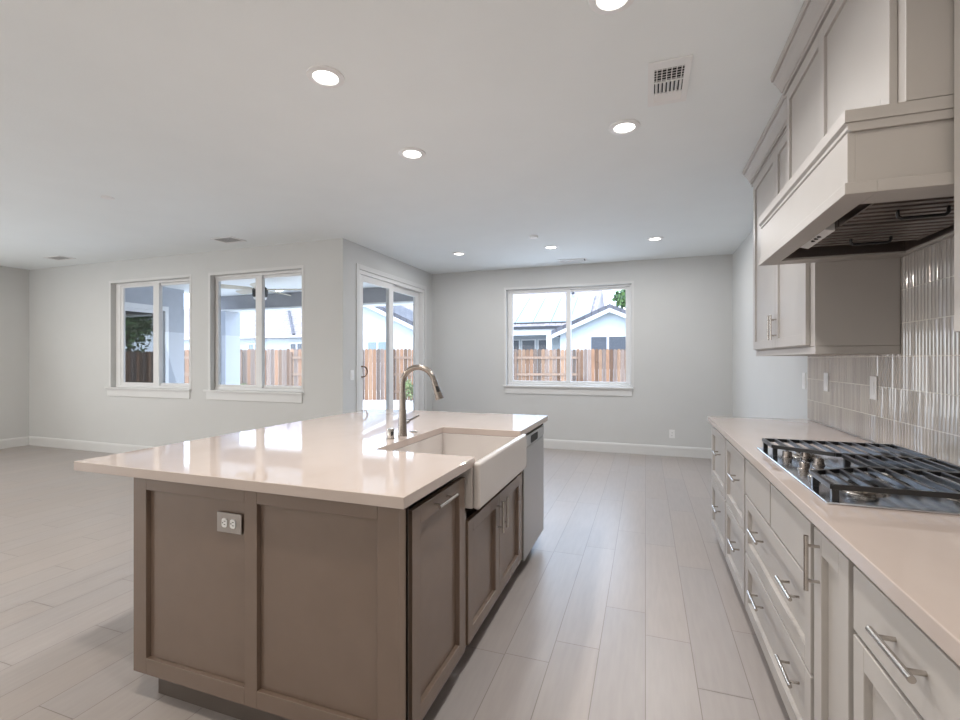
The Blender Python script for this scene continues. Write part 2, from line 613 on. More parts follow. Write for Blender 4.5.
# ------------------------------------------------------------------ cabinet helpers
def shaker(mb, ax, n, face, u0, u1, z0, z1, t=0.02, fr=0.058, deep=0.014, recs=None):
    """framed panel of one mesh. ax 'X': lies in plane x=face, u=Y; ax 'Y': plane y=face, u=X. n: outward sign"""
    def B(a, b, d0, d1, c, d):
        if ax == 'X':
            mb.box(face - n * d1, face - n * d0, a, b, c, d)
        else:
            mb.box(a, b, face - n * d1, face - n * d0, c, d)
    recs = recs or [(u0 + fr, u1 - fr, z0 + fr, z1 - fr)]
    za, zb = recs[0][2], recs[0][3]
    us = [u0] + [q for rr in recs for q in (rr[0], rr[1])] + [u1]
    for k in range(0, len(us), 2):
        B(us[k], us[k + 1], 0, t, z0, z1)
    for rr in recs:
        B(rr[0], rr[1], 0, t, z0, za)
        B(rr[0], rr[1], 0, t, zb, z1)
        B(rr[0], rr[1], deep, t, za, zb)
    return mb

def bar_handle(parent, ax, n, face, u, z, length, vertical, off=0.032, r=0.0062, mat='nickel'):
    """bar pull on two posts; centre at (u,z) on plane ax=face"""
    mb = MB()
    def P(d, a, c):
        return (face + n * d, a, c) if ax == 'X' else (a, face + n * d, c)
    h = length / 2
    e = h - 0.028
    if vertical:
        mb.cyl(P(off, u, z - h), P(off, u, z + h), r, 12)
        for s in (-e, e):
            mb.cyl(P(0, u, z + s), P(off, u, z + s), r * 0.75, 8)
    else:
        mb.cyl(P(off, u - h, z), P(off, u + h, z), r, 12)
        for s in (-e, e):
            mb.cyl(P(0, u + s, z), P(off, u + s, z), r * 0.75, 8)
    o = mb.build('bar_handle', M[mat], parent, smooth=True)
    o['label'] = 'brushed nickel bar handle'
    return o

BV = 0.0018
# ------------------------------------------------------------------ kitchen island
IX0, IX1 = -1.905, -0.700          # end panel extents
CF = -0.775                        # carcass front (aisle side)
DF = -0.711                        # door fronts
isl = thing('kitchen_island', 'dark taupe kitchen island base with two-panel end facing the camera', 'kitchen island', (-1.6, 2.37, 0))
mb = MB()
shaker(mb, 'Y', -1, 1.295, IX0, IX1, 0.105, 0.876, 0.02, 0.06, 0.017, [(-1.835, -1.343, 0.168, 0.824), (-1.286, -0.80, 0.168, 0.824)])
mb.build('end_panel', M['island'], isl, BV)
mb = MB()
mb.box(-0.722, -0.70, 1.2935, 1.315, 0.105, 0.876)
mb.build('corner_post', M['island'], isl, 0.004)
mb = MB()
mb.box(-1.885, -1.345, 1.316, 3.43, 0.105, 0.874)
mb.build('back_cabinet', M['island'], isl)
mb = MB()
mb.box(-1.905, -0.715, 3.43, 3.45, 0.105, 0.876)
mb.build('far_end_panel', M['island'], isl, BV)
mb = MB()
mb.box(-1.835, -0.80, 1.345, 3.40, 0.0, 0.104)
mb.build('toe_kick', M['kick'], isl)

# pull-out cabinet
t = thing('pull_out_cabinet', 'taupe pull-out cabinet with one tall door, nearest on the island aisle side', 'cabinet', (-1.0, 1.59, 0.105))
mb = MB(); mb.box(-1.34, CF, 1.316, 1.836, 0.106, 0.874); mb.build('carcass', M['island_gap_shade'], t)
mb = MB(); mb.box(CF - 0.001, CF + 0.03, 1.332, 1.357, 0.106, 0.85); mb.build('face_frame', M['island'], t)
mb = MB(); shaker(mb, 'X', 1, DF, 1.362, 1.832, 0.112, 0.842, 0.0205, 0.06, 0.017)
d = mb.build('door', M['island'], t, BV)
bar_handle(d, 'X', 1, DF, 1.585, 0.815, 0.162, False)
# sink base
t = thing('sink_base_cabinet', 'taupe two-door cabinet under the white apron sink', 'cabinet', (-1.0, 2.33, 0.105))
mb = MB(); mb.box(-1.34, CF, 1.848, 2.815, 0.106, 0.63); mb.build('carcass', M['island_gap_shade'], t)
for (a, b, hy) in ((1.872, 2.318, 2.283), (2.324, 2.77, 2.362)):
    mb = MB(); shaker(mb, 'X', 1, DF, a, b, 0.112, 0.640, 0.0205, 0.058, 0.017)
    d = mb.build('door', M['island'], t, BV)
    bar_handle(d, 'X', 1, DF, hy, 0.535, 0.16, True)
mb = MB(); mb.box(CF - 0.002, DF - 0.002, 2.778, 2.812, 0.106, 0.872); mb.build('filler_strip', M['island'], t, BV)
mb = MB(); mb.box(CF - 0.002, DF - 0.008, 1.8495, 1.866, 0.106, 0.69); mb.build('filler_strip', M['island'], t, BV)
# dishwasher
t = thing('dishwasher', 'stainless steel dishwasher at the far end of the island', 'dishwasher', (-1.0, 3.12, 0.0))
mb = MB(); mb.box(-1.34, -0.7355, 2.822, 3.424, 0.105, 0.87); mb.build('tub', M['black'], t)
mb = MB(); mb.box(-0.735, -0.706, 2.825, 3.418, 0.085, 0.775); mb.build('door', M['steel'], t, 0.004)
mb = MB(); mb.box(-0.735, -0.704, 2.825, 3.418, 0.779, 0.852); c = mb.build('control_panel', M['steel'], t, 0.004)
mb = MB()
pr = []
for (cy, cz, a0) in ((3.19, 0.825, 0), (3.01, 0.825, 90), (3.01, 0.800, 180), (3.19, 0.800, 270)):
    for k in range(5):
        q = math.radians(a0 + k * 22.5)
        pr.append((cy + 0.012 * math.cos(q), cz + 0.012 * math.sin(q)))
mb.prism(pr, 'X', -0.7045, -0.7025)
mb.build('handle_recess', M['black'], c)['label'] = 'black pocket handle'
# worktop with notch for the sink
t = tag(MB().prism([(-2.215, 1.266), (-0.69, 1.266), (-0.69, 1.90), (-1.19, 1.90), (-1.19, 2.677), (-0.69, 2.677), (-0.69, 3.495), (-2.215, 3.495)], 'Z', 0.8765, 0.914)
        .build('island_worktop', M['quartz'], None, 0.0025), 'polished pinkish white quartz worktop on the island', 'worktop')
# farmhouse sink
sk = thing('farmhouse_sink', 'white fireclay apron-front sink set in the island worktop', 'sink', (-0.93, 2.28, 0.64))
mb = MB()
mb.box(-1.225, -0.690, 1.864, 1.902, 0.699, 0.8755)
mb.box(-1.225, -0.690, 2.675, 2.688, 0.699, 0.8755)
mb.box(-1.225, -1.188, 1.902, 2.675, 0.699, 0.8755)
mb.box(-1.188, -0.690, 1.902, 2.675, 0.699, 0.712)
mb.build('basin', M['ceramic'], sk, 0.004, 3)
mb = MB()
mb.box(-0.6888, -0.655, 1.860, 2.692, 0.698, 0.897)
mb.build('apron', M['ceramic'], sk, 0.0125, 4)
mb = MB(); mb.lathe((-0.95, 2.29, 0.7122), [(0.045, 0), (0.045, 0.002), (0.035, 0.004)]); mb.build('drain', M['steel'], sk)
# faucet
fx, fy = -1.262, 2.30
t = thing('kitchen_faucet', 'brushed nickel gooseneck pull-down faucet behind the sink', 'faucet', (fx, fy, 0.914))
mb = MB(); mb.lathe((fx, fy, 0.914), [(0.0275, 0), (0.0275, 0.004), (0.0245, 0.02), (0.020, 0.14), (0.0175, 0.235)]); mb.build('body', M['faucet'], t, smooth=True)
pts = [(fx, fy, 1.145)]
for k in range(19):
    q = PI - PI * 0.92 * k / 18
    pts.append((fx + 0.097 + 0.097 * math.cos(q), fy, 1.194 + 0.097 * math.sin(q)))
mb = MB(); mb.tube(pts, 0.0155, 16); mb.build('spout', M['faucet'], t, smooth=True)
e0 = Vector(pts[-1]); dr = (Vector(pts[-1]) - Vector(pts[-2])).normalized(); dr = dr.normalized()
mb = MB(); mb.tube([e0, e0 + dr * 0.012, e0 + dr * 0.03, e0 + dr * 0.085, e0 + dr * 0.103], [0.0155, 0.0175, 0.017, 0.0225, 0.022], 16)
sp = mb.build('spray_head', M['faucet'], t, smooth=True)
mb = MB(); c0 = e0 + dr * 0.045 + Vector((0.012, -0.013, 0)); mb.tube([c0 - dr * 0.016, c0 + dr * 0.016], 0.008, 10); mb.build('button', M['black'], sp, smooth=True)
mb = MB(); mb.cyl((fx, fy + 0.015, 0.982), (fx, fy + 0.062, 0.984), 0.013, 14)
lv = mb.build('lever_hub', M['faucet'], t, smooth=True)
mb = MB(); mb.tube([(fx, fy + 0.05, 0.985), (fx + 0.004, fy + 0.10, 0.992), (fx + 0.01, fy + 0.175, 1.004)], [0.006, 0.0055, 0.006], 10); mb.build('lever', M['faucet'], lv, smooth=True)
t = thing('air_gap', 'small brushed nickel air gap cylinder left of the faucet', 'air gap', (-1.27, 2.187, 0.914))
mb = MB(); mb.lathe((-1.27, 2.187, 0.914), [(0.022, 0), (0.022, 0.004), (0.0185, 0.006), (0.0185, 0.05), (0.016, 0.054)]); mb.build('cap', M['nickel'], t, smooth=True)
mb = MB(); mb.box(-1.255, -1.2495, 2.165, 2.178, 0.934, 0.955); mb.build('vent_slot', M['black'], t)
tag(MB().lathe((-1.263, 2.434, 0.914), [(0.0225, 0), (0.0225, 0.003), (0.017, 0.006)]).build('hole_cover', M['nickel'], smooth=True), 'flat round nickel hole cover beside the faucet', 'hole cover')

def duplex(name, label, ax, n, face, u, z, horiz, wide, high, plate='plastic', inner='plastic'):
    loc = (face, u, z - high / 2) if ax == 'X' else (u, face, z - high / 2)
    t = thing(name, label, 'outlet', loc)
    def B(mb, a, b, c, d, e0, e1):
        if ax == 'X':
            mb.box(face + n * e0, face + n * e1, a, b, c, d)
        else:
            mb.box(a, b, face + n * e0, face + n * e1, c, d)
    mb = MB(); B(mb, u - wide / 2, u + wide / 2, z - high / 2, z + high / 2, 0, 0.006)
    mb.build('wall_plate', M[plate], t, 0.002)
    for s in (-0.0195, 0.0195):
        cu, cz = (u + s, z) if horiz else (u, z + s)
        pr = []
        for k in range(20):
            q = 2 * PI * k / 20
            du, dz = 0.0155 * math.cos(q), 0.0155 * math.sin(q)
            if horiz:
                dz = max(-0.0165, min(0.0165, dz * 1.15)); du = max(-0.0125, min(0.0125, du))
            else:
                du = max(-0.0165, min(0.0165, du * 1.15)); dz = max(-0.0125, min(0.0125, dz))
            pr.append((cu + du, cz + dz))
        mb = MB(); mb.prism(pr, ax if ax == 'X' else 'Y', face + n * 0.006, face + n * 0.0085)
        so = mb.build('socket', M[inner], t)
        mb = MB()
        if horiz:
            for dz in (-0.006, 0.006):
                B(mb, cu - 0.002, cu + 0.006, cz + dz - 0.0012, cz + dz + 0.0012, 0.0085, 0.0090)
            B(mb, cu - 0.009, cu - 0.005, cz - 0.002, cz + 0.002, 0.0085, 0.0090)
        else:
            for du in (-0.006, 0.006):
                B(mb, cu + du - 0.0012, cu + du + 0.0012, cz - 0.002, cz + 0.006, 0.0085, 0.0090)
            B(mb, cu - 0.002, cu + 0.002, cz - 0.009, cz - 0.005, 0.0085, 0.0090)
        mb.build('slots', M['black'], so)
    return t
duplex('power_outlet', 'steel double power outlet on the island end panel', 'Y', -1, 1.307, -1.420, 0.740, True, 0.115, 0.072, 'plate', 'plastic')
duplex('power_outlet', 'white power outlet low on the end wall by the baseboard', 'Y', -1, YB, 0.347, 0.306, False, 0.072, 0.115)

# ------------------------------------------------------------------ right hand base units
BF, BC = 0.460, 0.545              # door fronts, carcass front
def base_unit(name, label, y0, y1):
    t = thing(name, label, 'cabinet', (0.78, (y0 + y1) / 2, 0.0))
    mb = MB(); mb.box(BC, 1.09, y0 + 0.001, y1 - 0.001, 0.105, 0.874); mb.build('carcass', M['cab'], t)
    mb = MB(); mb.box(BC + 0.025, 1.09, y0 + 0.001, y1 - 0.001, 0.0, 0.104); mb.build('toe_kick', M['cab'], t)
    return t
def front(t, name, y0, y1, z0, z1, style='shaker', fr=0.055):
    mb = MB()
    if style == 'slab':
        mb.box(BF, BF + 0.021, y0, y1, z0, z1)
    else:
        shaker(mb, 'X', -1, BF, y0, y1, z0, z1, 0.021, fr, 0.016)
    return mb.build(name, M['cab'], t, BV)
HB = 0.033
tA = base_unit('drawer_cabinet', 'light grey two-drawer base cabinet at the far end of the counter', 3.205, 3.845)
d = front(tA, 'drawer', 3.222, 3.838, 0.475, 0.848); bar_handle(d, 'X', -1, BF, 3.45, 0.715, 0.162, False)
d = front(tA, 'drawer', 3.222, 3.838, 0.118, 0.465); bar_handle(d, 'X', -1, BF, 3.45, 0.345, 0.162, False)
tB = base_unit('drawer_cabinet', 'light grey two-drawer base cabinet left of the cooktop cabinet', 2.608, 3.205)
d = front(tB, 'drawer', 2.624, 3.195, 0.475, 0.848); bar_handle(d, 'X', -1, BF, 2.80, 0.705, 0.162, False)
d = front(tB, 'drawer', 2.624, 3.195, 0.118, 0.465); bar_handle(d, 'X', -1, BF, 2.80, 0.345, 0.162, False)
tC = base_unit('cooktop_cabinet', 'wide light grey cabinet with deep drawers under the gas cooktop', 1.612, 2.608)
front(tC, 'false_front', 2.116, 2.592, 0.682, 0.848, 'slab')
front(tC, 'false_front', 1.634, 2.102, 0.682, 0.848, 'slab')
for (a, b, hz) in ((0.402, 0.672, 0.578), (0.118, 0.392, 0.305)):
    d = front(tC, 'drawer', 1.634, 2.592, a, b)
    for hy in (2.275, 1.795):
        bar_handle(d, 'X', -1, BF, hy, hz, 0.162, False)
tP = base_unit('spice_cabinet', 'narrow light grey pull-out cabinet with an upright bar handle', 1.342, 1.612)
d = front(tP, 'door', 1.360, 1.604, 0.118, 0.848, fr=0.06); bar_handle(d, 'X', -1, BF, 1.558, 0.757, 0.155, True)
tD = base_unit('base_cabinet', 'light grey base cabinet with drawer over door, nearest the camera', 0.83, 1.342)
d = front(tD, 'drawer', 0.84, 1.331, 0.700, 0.848, 'slab'); bar_handle(d, 'X', -1, BF, 1.08, 0.785, 0.162, False, r=0.0068)
d = front(tD, 'door', 0.84, 1.331, 0.118, 0.688); bar_handle(d, 'X', -1, BF, 0.89, 0.58, 0.16, True)
wt = thing('kitchen_worktop', 'polished pale quartz worktop along the right wall under the cooktop', 'worktop', (0.77, 2.3, 0.8765))
mb = MB(); mb.box(0.437, 1.086, 0.60, 3.87, 0.8765, 0.914); mb.build('slab', M['quartz'], wt, 0.0025)

# backsplash of narrow upright glazed tiles
def backsplash():
    mb = MB()
    pitch, rows = 0.0254, [0.9145, 1.050, 1.1985, 1.347, 1.4955, 1.644, 1.7925]
    xw, g = XR - 0.0005, 0.0021
    gc = (0.74, 0.70, 0.64, 1)
    mb.face([(xw - 0.006, 0.4, rows[0]), (xw - 0.006, 0.4, rows[-1]), (xw - 0.006, 3.92, rows[-1]), (xw - 0.006, 3.92, rows[0])], gc)
    mb.face([(xw - 0.009, 3.92, rows[0]), (xw - 0.009, 3.92, rows[-1]), (xw, 3.92, rows[-1]), (xw, 3.92, rows[0])], gc)
    rnd = random.Random(5)
    n = int((3.92 - 0.4) / pitch)
    for i in range(n):
        ya = 3.92 - (i + 1) * pitch + g
        yb = 3.92 - i * pitch - g
        for j in range(len(rows) - 1):
            za, zb = rows[j] + g, rows[j + 1] - g
            v = rnd.uniform(0.84, 1.08)
            c = (0.49 * v, 0.455 * v, 0.425 * v, 1)
            tl = rnd.uniform(-0.0007, 0.0007)
            pr = []
            for k in range(7):
                s = k / 6.0
                h = 0.006 + 0.0034 * (1 - (2 * s - 1) ** 2) ** 0.6 + tl * (2 * s - 1)
                pr.append((xw - 0.0005 - h, ya + (yb - ya) * s))
            pr = [(xw - 0.006, ya)] + pr + [(xw - 0.006, yb)]
            for (p, q) in zip(pr, pr[1:]):
                mb.face([(p[0], p[1], za), (p[0], p[1], zb), (q[0], q[1], zb), (q[0], q[1], za)], c)
            mb.face([(x, y, zb) for x, y in pr], c)
            mb.face([(x, y, za) for x, y in reversed(pr)], c)
    return mb
o = struct(backsplash().build('wall_right_backsplash', M['tile']), 'backsplash of narrow upright glossy beige tiles')
for p in o.data.polygons:
    p.use_smooth = False
TX = XR - 0.0095
def switch_plate(name, label, ax, n, face, u, z, wide=0.072, gang=1):
    loc = (face, u, z - 0.058) if ax == 'X' else (u, face, z - 0.058)
    t = thing(name, label, 'switch plate', loc)
    def B(mb, a, b, c, d, e0, e1):
        if ax == 'X':
            mb.box(face + n * e0, face + n * e1, a, b, c, d)
        else:
            mb.box(a, b, face + n * e0, face + n * e1, c, d)
    mb = MB(); B(mb, u - wide / 2, u + wide / 2, z - 0.0585, z + 0.0585, 0, 0.006); mb.build('wall_plate', M['plastic'], t, 0.002)
    for k in range(gang):
        cu = u + (k - (gang - 1) / 2) * 0.046
        mb = MB(); B(mb, cu - 0.016, cu + 0.016, z - 0.033, z + 0.033, 0.006, 0.009); mb.build('rocker', M['plastic'], t, 0.0015)
    return t
switch_plate('switch_plate', 'white rocker plate on the backsplash, second from the far counter end', 'X', -1, TX, 2.887, 1.19)
switch_plate('switch_plate', 'white rocker plate on the backsplash nearest the far counter end', 'X', -1, TX, 3.545, 1.19)
switch_plate('switch_plate', 'white switch plate on bare wall just beyond the tiled backsplash', 'X', -1, XR, 4.02, 1.177)
switch_plate('switch_plate', 'white switch plate on the corner wall beside the sliding patio door', 'X', 1, XN, 4.775, 1.15, 0.072, 1)

# ------------------------------------------------------------------ gas cooktop
ct = thing('gas_cooktop', 'stainless gas cooktop with black cast iron grates on the counter', 'cooktop', (0.76, 2.06, 0.914))
mb = MB(); mb.box(0.492, 1.022, 1.61, 2.515, 0.9142, 0.921); mb.build('steel_plate', M['cooktop'], ct, 0.0045, 3)
burn = [(0.64, 1.78, 0.042), (0.90, 1.78, 0.036), (0.83, 2.06, 0.055), (0.64, 2.35, 0.036), (0.90, 2.35, 0.042)]
for (bx, by, br) in burn:
    mb = MB(); mb.lathe((bx, by, 0.921), [(br + 0.025, 0), (br + 0.02, 0.004), (br, 0.006), (br, 0.016), (br - 0.006, 0.018)])
    b = mb.build('burner', M['nickel'], ct, smooth=True)
    mb = MB(); mb.lathe((bx, by, 0.939), [(br - 0.004, 0), (br - 0.002, 0.004), (br - 0.004, 0.009), (br - 0.012, 0.011)]); mb.build('burner_cap', M['iron'], b, smooth=True)
for (kx, ky) in ((0.56, 2.285), (0.56, 2.06), (0.63, 2.30), (0.635, 2.16), (0.56, 1.94)):
    mb = MB(); mb.lathe((kx, ky, 0.921), [(0.021, 0), (0.021, 0.004), (0.018, 0.006), (0.0165, 0.026), (0.0155, 0.027)])
    k = mb.build('control_knob', M['faucet'], ct, smooth=True)
    mb = MB(); mb.box(kx - 0.003, kx + 0.003, ky - 0.016, ky + 0.016, 0.948, 0.953); mb.build('grip', M['faucet'], k, 0.001)
def grate(ya, yb, cut):
    """cut: 'far'/'near' edge of the front that is chamfered to clear the knobs, 'mid' for the middle grate"""
    zt, zb, b = 0.968, 0.953, 0.006
    X0, X1 = 0.515, 1.005
    mb = MB()
    def bar(p, q, hw=b, z0=zb, z1=zt):
        p, q = Vector((p[0], p[1], 0)), Vector((q[0], q[1], 0))
        d = (q - p).normalized(); s = Vector((-d.y, d.x, 0)) * hw
        vv = [(p + s), (p - s), (q - s), (q + s)]
        mb.mesh([(a.x, a.y, z) for z in (z0, z1) for a in vv], [(3, 2, 1, 0), (4, 5, 6, 7), (0, 1, 5, 4), (1, 2, 6, 5), (2, 3, 7, 6), (3, 0, 4, 7)])
    if cut == 'far':
        ol = [(X0, ya), (X0, yb - 0.12), (0.70, yb), (X1, yb), (X1, ya)]
    elif cut == 'near':
        ol = [(X0, yb), (X0, ya + 0.12), (0.70, ya), (X1, ya), (X1, yb)]
    else:
        ol = [(0.72, ya), (0.72, yb), (X1, yb), (X1, ya)]
    for i in range(len(ol)):
        bar(ol[i], ol[(i + 1) % len(ol)], 0.006, 0.953, zt)
    n = 10 if cut != 'mid' else 7
    for i in range(1, n):
        x = ol[0][0] + (X1 - ol[0][0]) * i / n
        y0, y1 = ya, yb
        if cut == 'far' and x < 0.70:
            y1 = yb - 0.12 * (0.70 - x) / (0.70 - X0)
        if cut == 'near' and x < 0.70:
            y0 = ya + 0.12 * (0.70 - x) / (0.70 - X0)
        bar((x, y0), (x, y1), 0.0052)
    ends = [(0.522, ya if cut == 'far' else yb), (X1 - 0.01, ya), (X1 - 0.01, yb)]
    ends.append((0.522, ya + 0.12) if cut == 'near' else ((0.522, yb - 0.12) if cut == 'far' else (0.73, ya)))
    if cut == 'mid':
        ends = [(0.73, ya), (0.73, yb), (X1 - 0.01, ya), (X1 - 0.01, yb)]
    for (x, y) in ends:
        s = 0.006 if y <= (ya + yb) / 2 else -0.006
        mb.box(x - 0.009, x + 0.009, y + s - 0.009, y + s + 0.009, 0.9212, 0.966)
    g = mb.build('grate', M['iron'], ct, 0.0015)
    return g
grate(1.635, 1.935, 'far')
grate(1.95, 2.175, 'mid')
grate(2.19, 2.49, 'near')

# ------------------------------------------------------------------ wall cabinets
CRN = [(0.0, 0.0), (-0.012, 0.0), (-0.012, 0.012), (-0.007, 0.012), (-0.007, 0.020), (-0.020, 0.020), (-0.020, 0.032), (-0.026, 0.034), (-0.034, 0.052), (-0.047, 0.072), (-0.060, 0.084), (-0.060, 0.094), (-0.068, 0.094), (-0.072, 0.104), (-0.072, 0.122), (0.0, 0.122)]
def crown(parent, face, y0, y1, zt=H - 0.001):
    mb = MB()
    mb.prism([(face + a, zt - 0.122 + b) for a, b in CRN], 'Y', y0, y1)
    return mb.build('crown_moulding', M['cab'], parent)
def wall_cabinet(label, y0, y1, split, dface, cface, sides=(0.04, 0.045), handle='both'):
    t = thing('wall_cabinet', label, 'cabinet', (0.9, (y0 + y1) / 2, 1.36))
    mb = MB(); mb.box(cface, 1.083, y0, y1, 1.396, 2.738); mb.build('carcass', M['cab'], t, 0.0012)
    mb = MB(); mb.box(cface + 0.002, 1.083, y0 + 0.001, y1 - 0.001, 1.358, 1.395); mb.build('light_rail', M['cab'], t, 0.002)
    for (a, b, hy) in ((y0 + sides[0], split - 0.0015, split - 0.03), (split + 0.0015, y1 - sides[1], split + 0.03)):
        mb = MB(); shaker(mb, 'X', -1, dface, a, b, 1.403, 2.60, cface - dface - 0.0005, 0.056, 0.010)
        d = mb.build('door', M['cab'], t, BV)
        bar_handle(d, 'X', -1, dface, hy, 1.525, 0.15, True, 0.030, 0.0055)
    crown(t, cface, y0, y1 + (0.07 if y1 > 3 else 0.0))
    return t
wall_cabinet('light grey two-door wall cabinet beyond the range hood', 2.625, 3.90, 3.262, 0.737, 0.757, (0.065, 0.03))
wall_cabinet('light grey wall cabinet at the right picture edge before the range hood', 0.62, 1.566, 1.09, 0.757, 0.777, (0.02, 0.003))

# cabinet over the hood
hc = thing('hood_cabinet', 'light grey panelled cabinet between hood and ceiling', 'cabinet', (0.87, 2.1, 2.03))
mb = MB(); mb.box(0.66, 1.083, 1.570, 2.622, 2.026, 2.738); mb.build('carcass', M['cab'], hc, 0.0012)
mb = MB(); shaker(mb, 'X', -1, 0.64, 1.612, 2.619, 2.03, 2.612, 0.0195, 0.05, 0.010, [(1.665, 2.121, 2.085, 2.56), (2.182, 2.578, 2.085, 2.56)])
mb.build('front_panel', M['cab'], hc, BV)
crown(hc, 0.66, 1.570, 2.69)

# range hood with painted wood surround
hd = thing('range_hood', 'light grey boxed range hood over the cooktop', 'range hood', (0.8, 2.1, 1.79))
y0, y1 = 1.569, 2.622
mb = MB()
mb.box(0.523, 1.083, y0, y1, 1.99, 2.024)
mb.prism([(0.523, 1.99), (0.531, 1.982), (0.531, 1.972), (0.54, 1.965), (1.083, 1.965), (1.083, 1.99)], 'Y', y0 + 0.004, y1)
mb.build('ledge', M['cab'], hd, 0.0012)
mb = MB()
mb.box(0.533, 0.551, y0 + 0.012, y1, 1.822, 1.965)
mb.box(0.551, 1.083, y0 + 0.012, y0 + 0.030, 1.822, 1.965)
mb.box(0.551, 1.083, y1 - 0.018, y1, 1.822, 1.965)
mb.box(0.551, 1.083, y0 + 0.03, y1 - 0.018, 1.955, 1.965)
mb.build('hood_body', M['cab'], hd, 0.0012)
mb = MB()
ix0, ix1, iy0, iy1 = 0.597, 1.06, 1.685, 2.525
mb.box(0.523, ix0, y0, y1, 1.79, 1.822)
mb.box(ix0, 1.083, y0, iy0, 1.79, 1.822)
mb.box(ix0, 1.083, iy1, y1, 1.79, 1.822)
mb.box(ix1, 1.083, iy0, iy1, 1.79, 1.822)
mb.build('lower_trim', M['cab'], hd, 0.0015)
mb = MB()
mb.box(ix0, ix0 + 0.004, iy0, iy1, 1.80, 1.86)
mb.box(ix1 - 0.004, ix1, iy0, iy1, 1.80, 1.86)
mb.box(ix0, ix1, iy0, iy0 + 0.004, 1.80, 1.86)
mb.box(ix0, ix1, iy1 - 0.004, iy1, 1.80, 1.86)
mb.box(ix0, ix1, iy0, iy1, 1.86, 1.864)
ln = mb.build('insert_liner', M['liner'], hd)
for (fa, fb) in ((1.695, 2.035), (2.045, 2.385)):
    mb = MB()
    n = 7
    for i in range(n):
        ya = fa + (fb - fa) * i / n
        st = (fb - fa) / n
        mb.prism([(ya + 0.002, 1.8125), (ya + st * 0.58, 1.8125), (ya + st * 0.58 + 0.001, 1.818), (ya + st * 0.58 - 0.002, 1.818), (ya + st * 0.58 - 0.003, 1.8155), (ya + 0.005, 1.8155), (ya + 0.004, 1.818), (ya + 0.001, 1.818)], 'X', 0.668, 1.035)
    mb.box(0.661, 0.668, fa, fb, 1.814, 1.85)
    mb.box(1.033, 1.041, fa, fb, 1.814, 1.85)
    f = mb.build('baffle_filter', M['liner'], hd)
    mb = MB(); mb.box(0.669, 1.032, fa + 0.001, fb - 0.001, 1.843, 1.85); mb.build('gap_shade_backing', M['black'], f)  # black sheet added so the slots between slats read as deep shade
    mb = MB()
    cy = (fa + fb) / 2 + (0.03 if fa < 2 else 0.05)
    mb.tube([(0.775, cy, 1.82), (0.775, cy, 1.80), (0.779, cy, 1.794), (0.785, cy, 1.791), (0.895, cy, 1.791), (0.901, cy, 1.794), (0.905, cy, 1.80), (0.905, cy, 1.82)], 0.0055, 10)
    mb.build('handle', M['iron'], f, smooth=True)
mb = MB(); mb.prism([(0.615, 1.818), (0.660, 1.806), (0.660, 1.85), (0.615, 1.85)], 'Y', 2.07, 2.37); cp = mb.build('control_panel', M['plastic'], hd, 0.002)
cp['label'] = 'pale control panel'
for i in range(3):
    mb = MB(); mb.cyl((0.640, 2.17 + i * 0.035, 1.8165), (0.640, 2.17 + i * 0.035, 1.808), 0.007, 12); mb.build('button', M['black'], cp)

# ------------------------------------------------------------------ ceiling fixtures
BEAM = math.radians(146)
def downlight(label, x, y, energy=LAMP_W, spread=PI):
    t = thing('recessed_downlight', label, 'ceiling light', (x, y, H - 0.008), 'recessed ceiling downlights')
    mb = MB()
    n = 36
    vv, ff = [], []
    for (r, z) in ((0.092, H - 0.0005), (0.090, H - 0.006), (0.062, H - 0.009), (0.058, H - 0.0005)):
        for k in range(n):
            q = 2 * PI * k / n
            vv.append((x + r * math.cos(q), y + r * math.sin(q), z))
    for i in range(3):
        for k in range(n):
            ff.append((i * n + k, i * n + (k + 1) % n, (i + 1) * n + (k + 1) % n, (i + 1) * n + k))
    mb.mesh(vv, ff)
    mb.build('trim_ring', M['plastic'], t, smooth=True)
    mb = MB(); mb.lathe((x, y, H - 0.004), [(0.0585, 0.0035), (0.0585, 0.0), (0.04, -0.001)], 32); mb.build('lens', M['lens'], t)['label'] = 'glowing white lens'
    light('downlight_or_fill_lamp', 'AREA', (0, 0, -0.004), energy, LAMP, (0, 0, 0), t, shape='DISK', size=0.112, spread=spread)
    return t
downlight('round recessed downlight on the left, above the near half of the island', -1.5, 1.95, 9.3, BEAM)
downlight('round recessed downlight above the far half of the island', -1.5, 2.87, 10.5, BEAM)
downlight('round recessed downlight beside the large square ceiling vent', -0.12, 2.97, 9.0, BEAM)
downlight('recessed downlight cut off by the top picture edge', -0.12, 1.89, 9.0, BEAM)
downlight('recessed downlight nearest the sliding patio door', -2.33, 5.78)
downlight('recessed downlight above the end wall window, middle of the far row', -1.11, 5.83)
downlight('recessed downlight at the right end of the far row near the end wall', 0.105, 5.82)
# kitchen rows go on overhead; lamps further left are unseen fill, added for brightness
for (x, y, wt_) in ((-1.5, 0.87, 11), (-0.12, 0.85, 9), (-5.0, -1.0, 14), (-7.3, -1.0, 14), (-2.6, -1.6, 7), (-4.6, 1.6, 22), (-7.0, 1.8, 17), (-7.5, 2.9, 10)):
    light('downlight_or_fill_lamp', 'AREA', (x, y, H - 0.012), wt_, LAMP_WARM, (0, 0, 0), None, shape='DISK', size=0.112, spread=BEAM if y > 0.8 and y < 0.9 else PI)

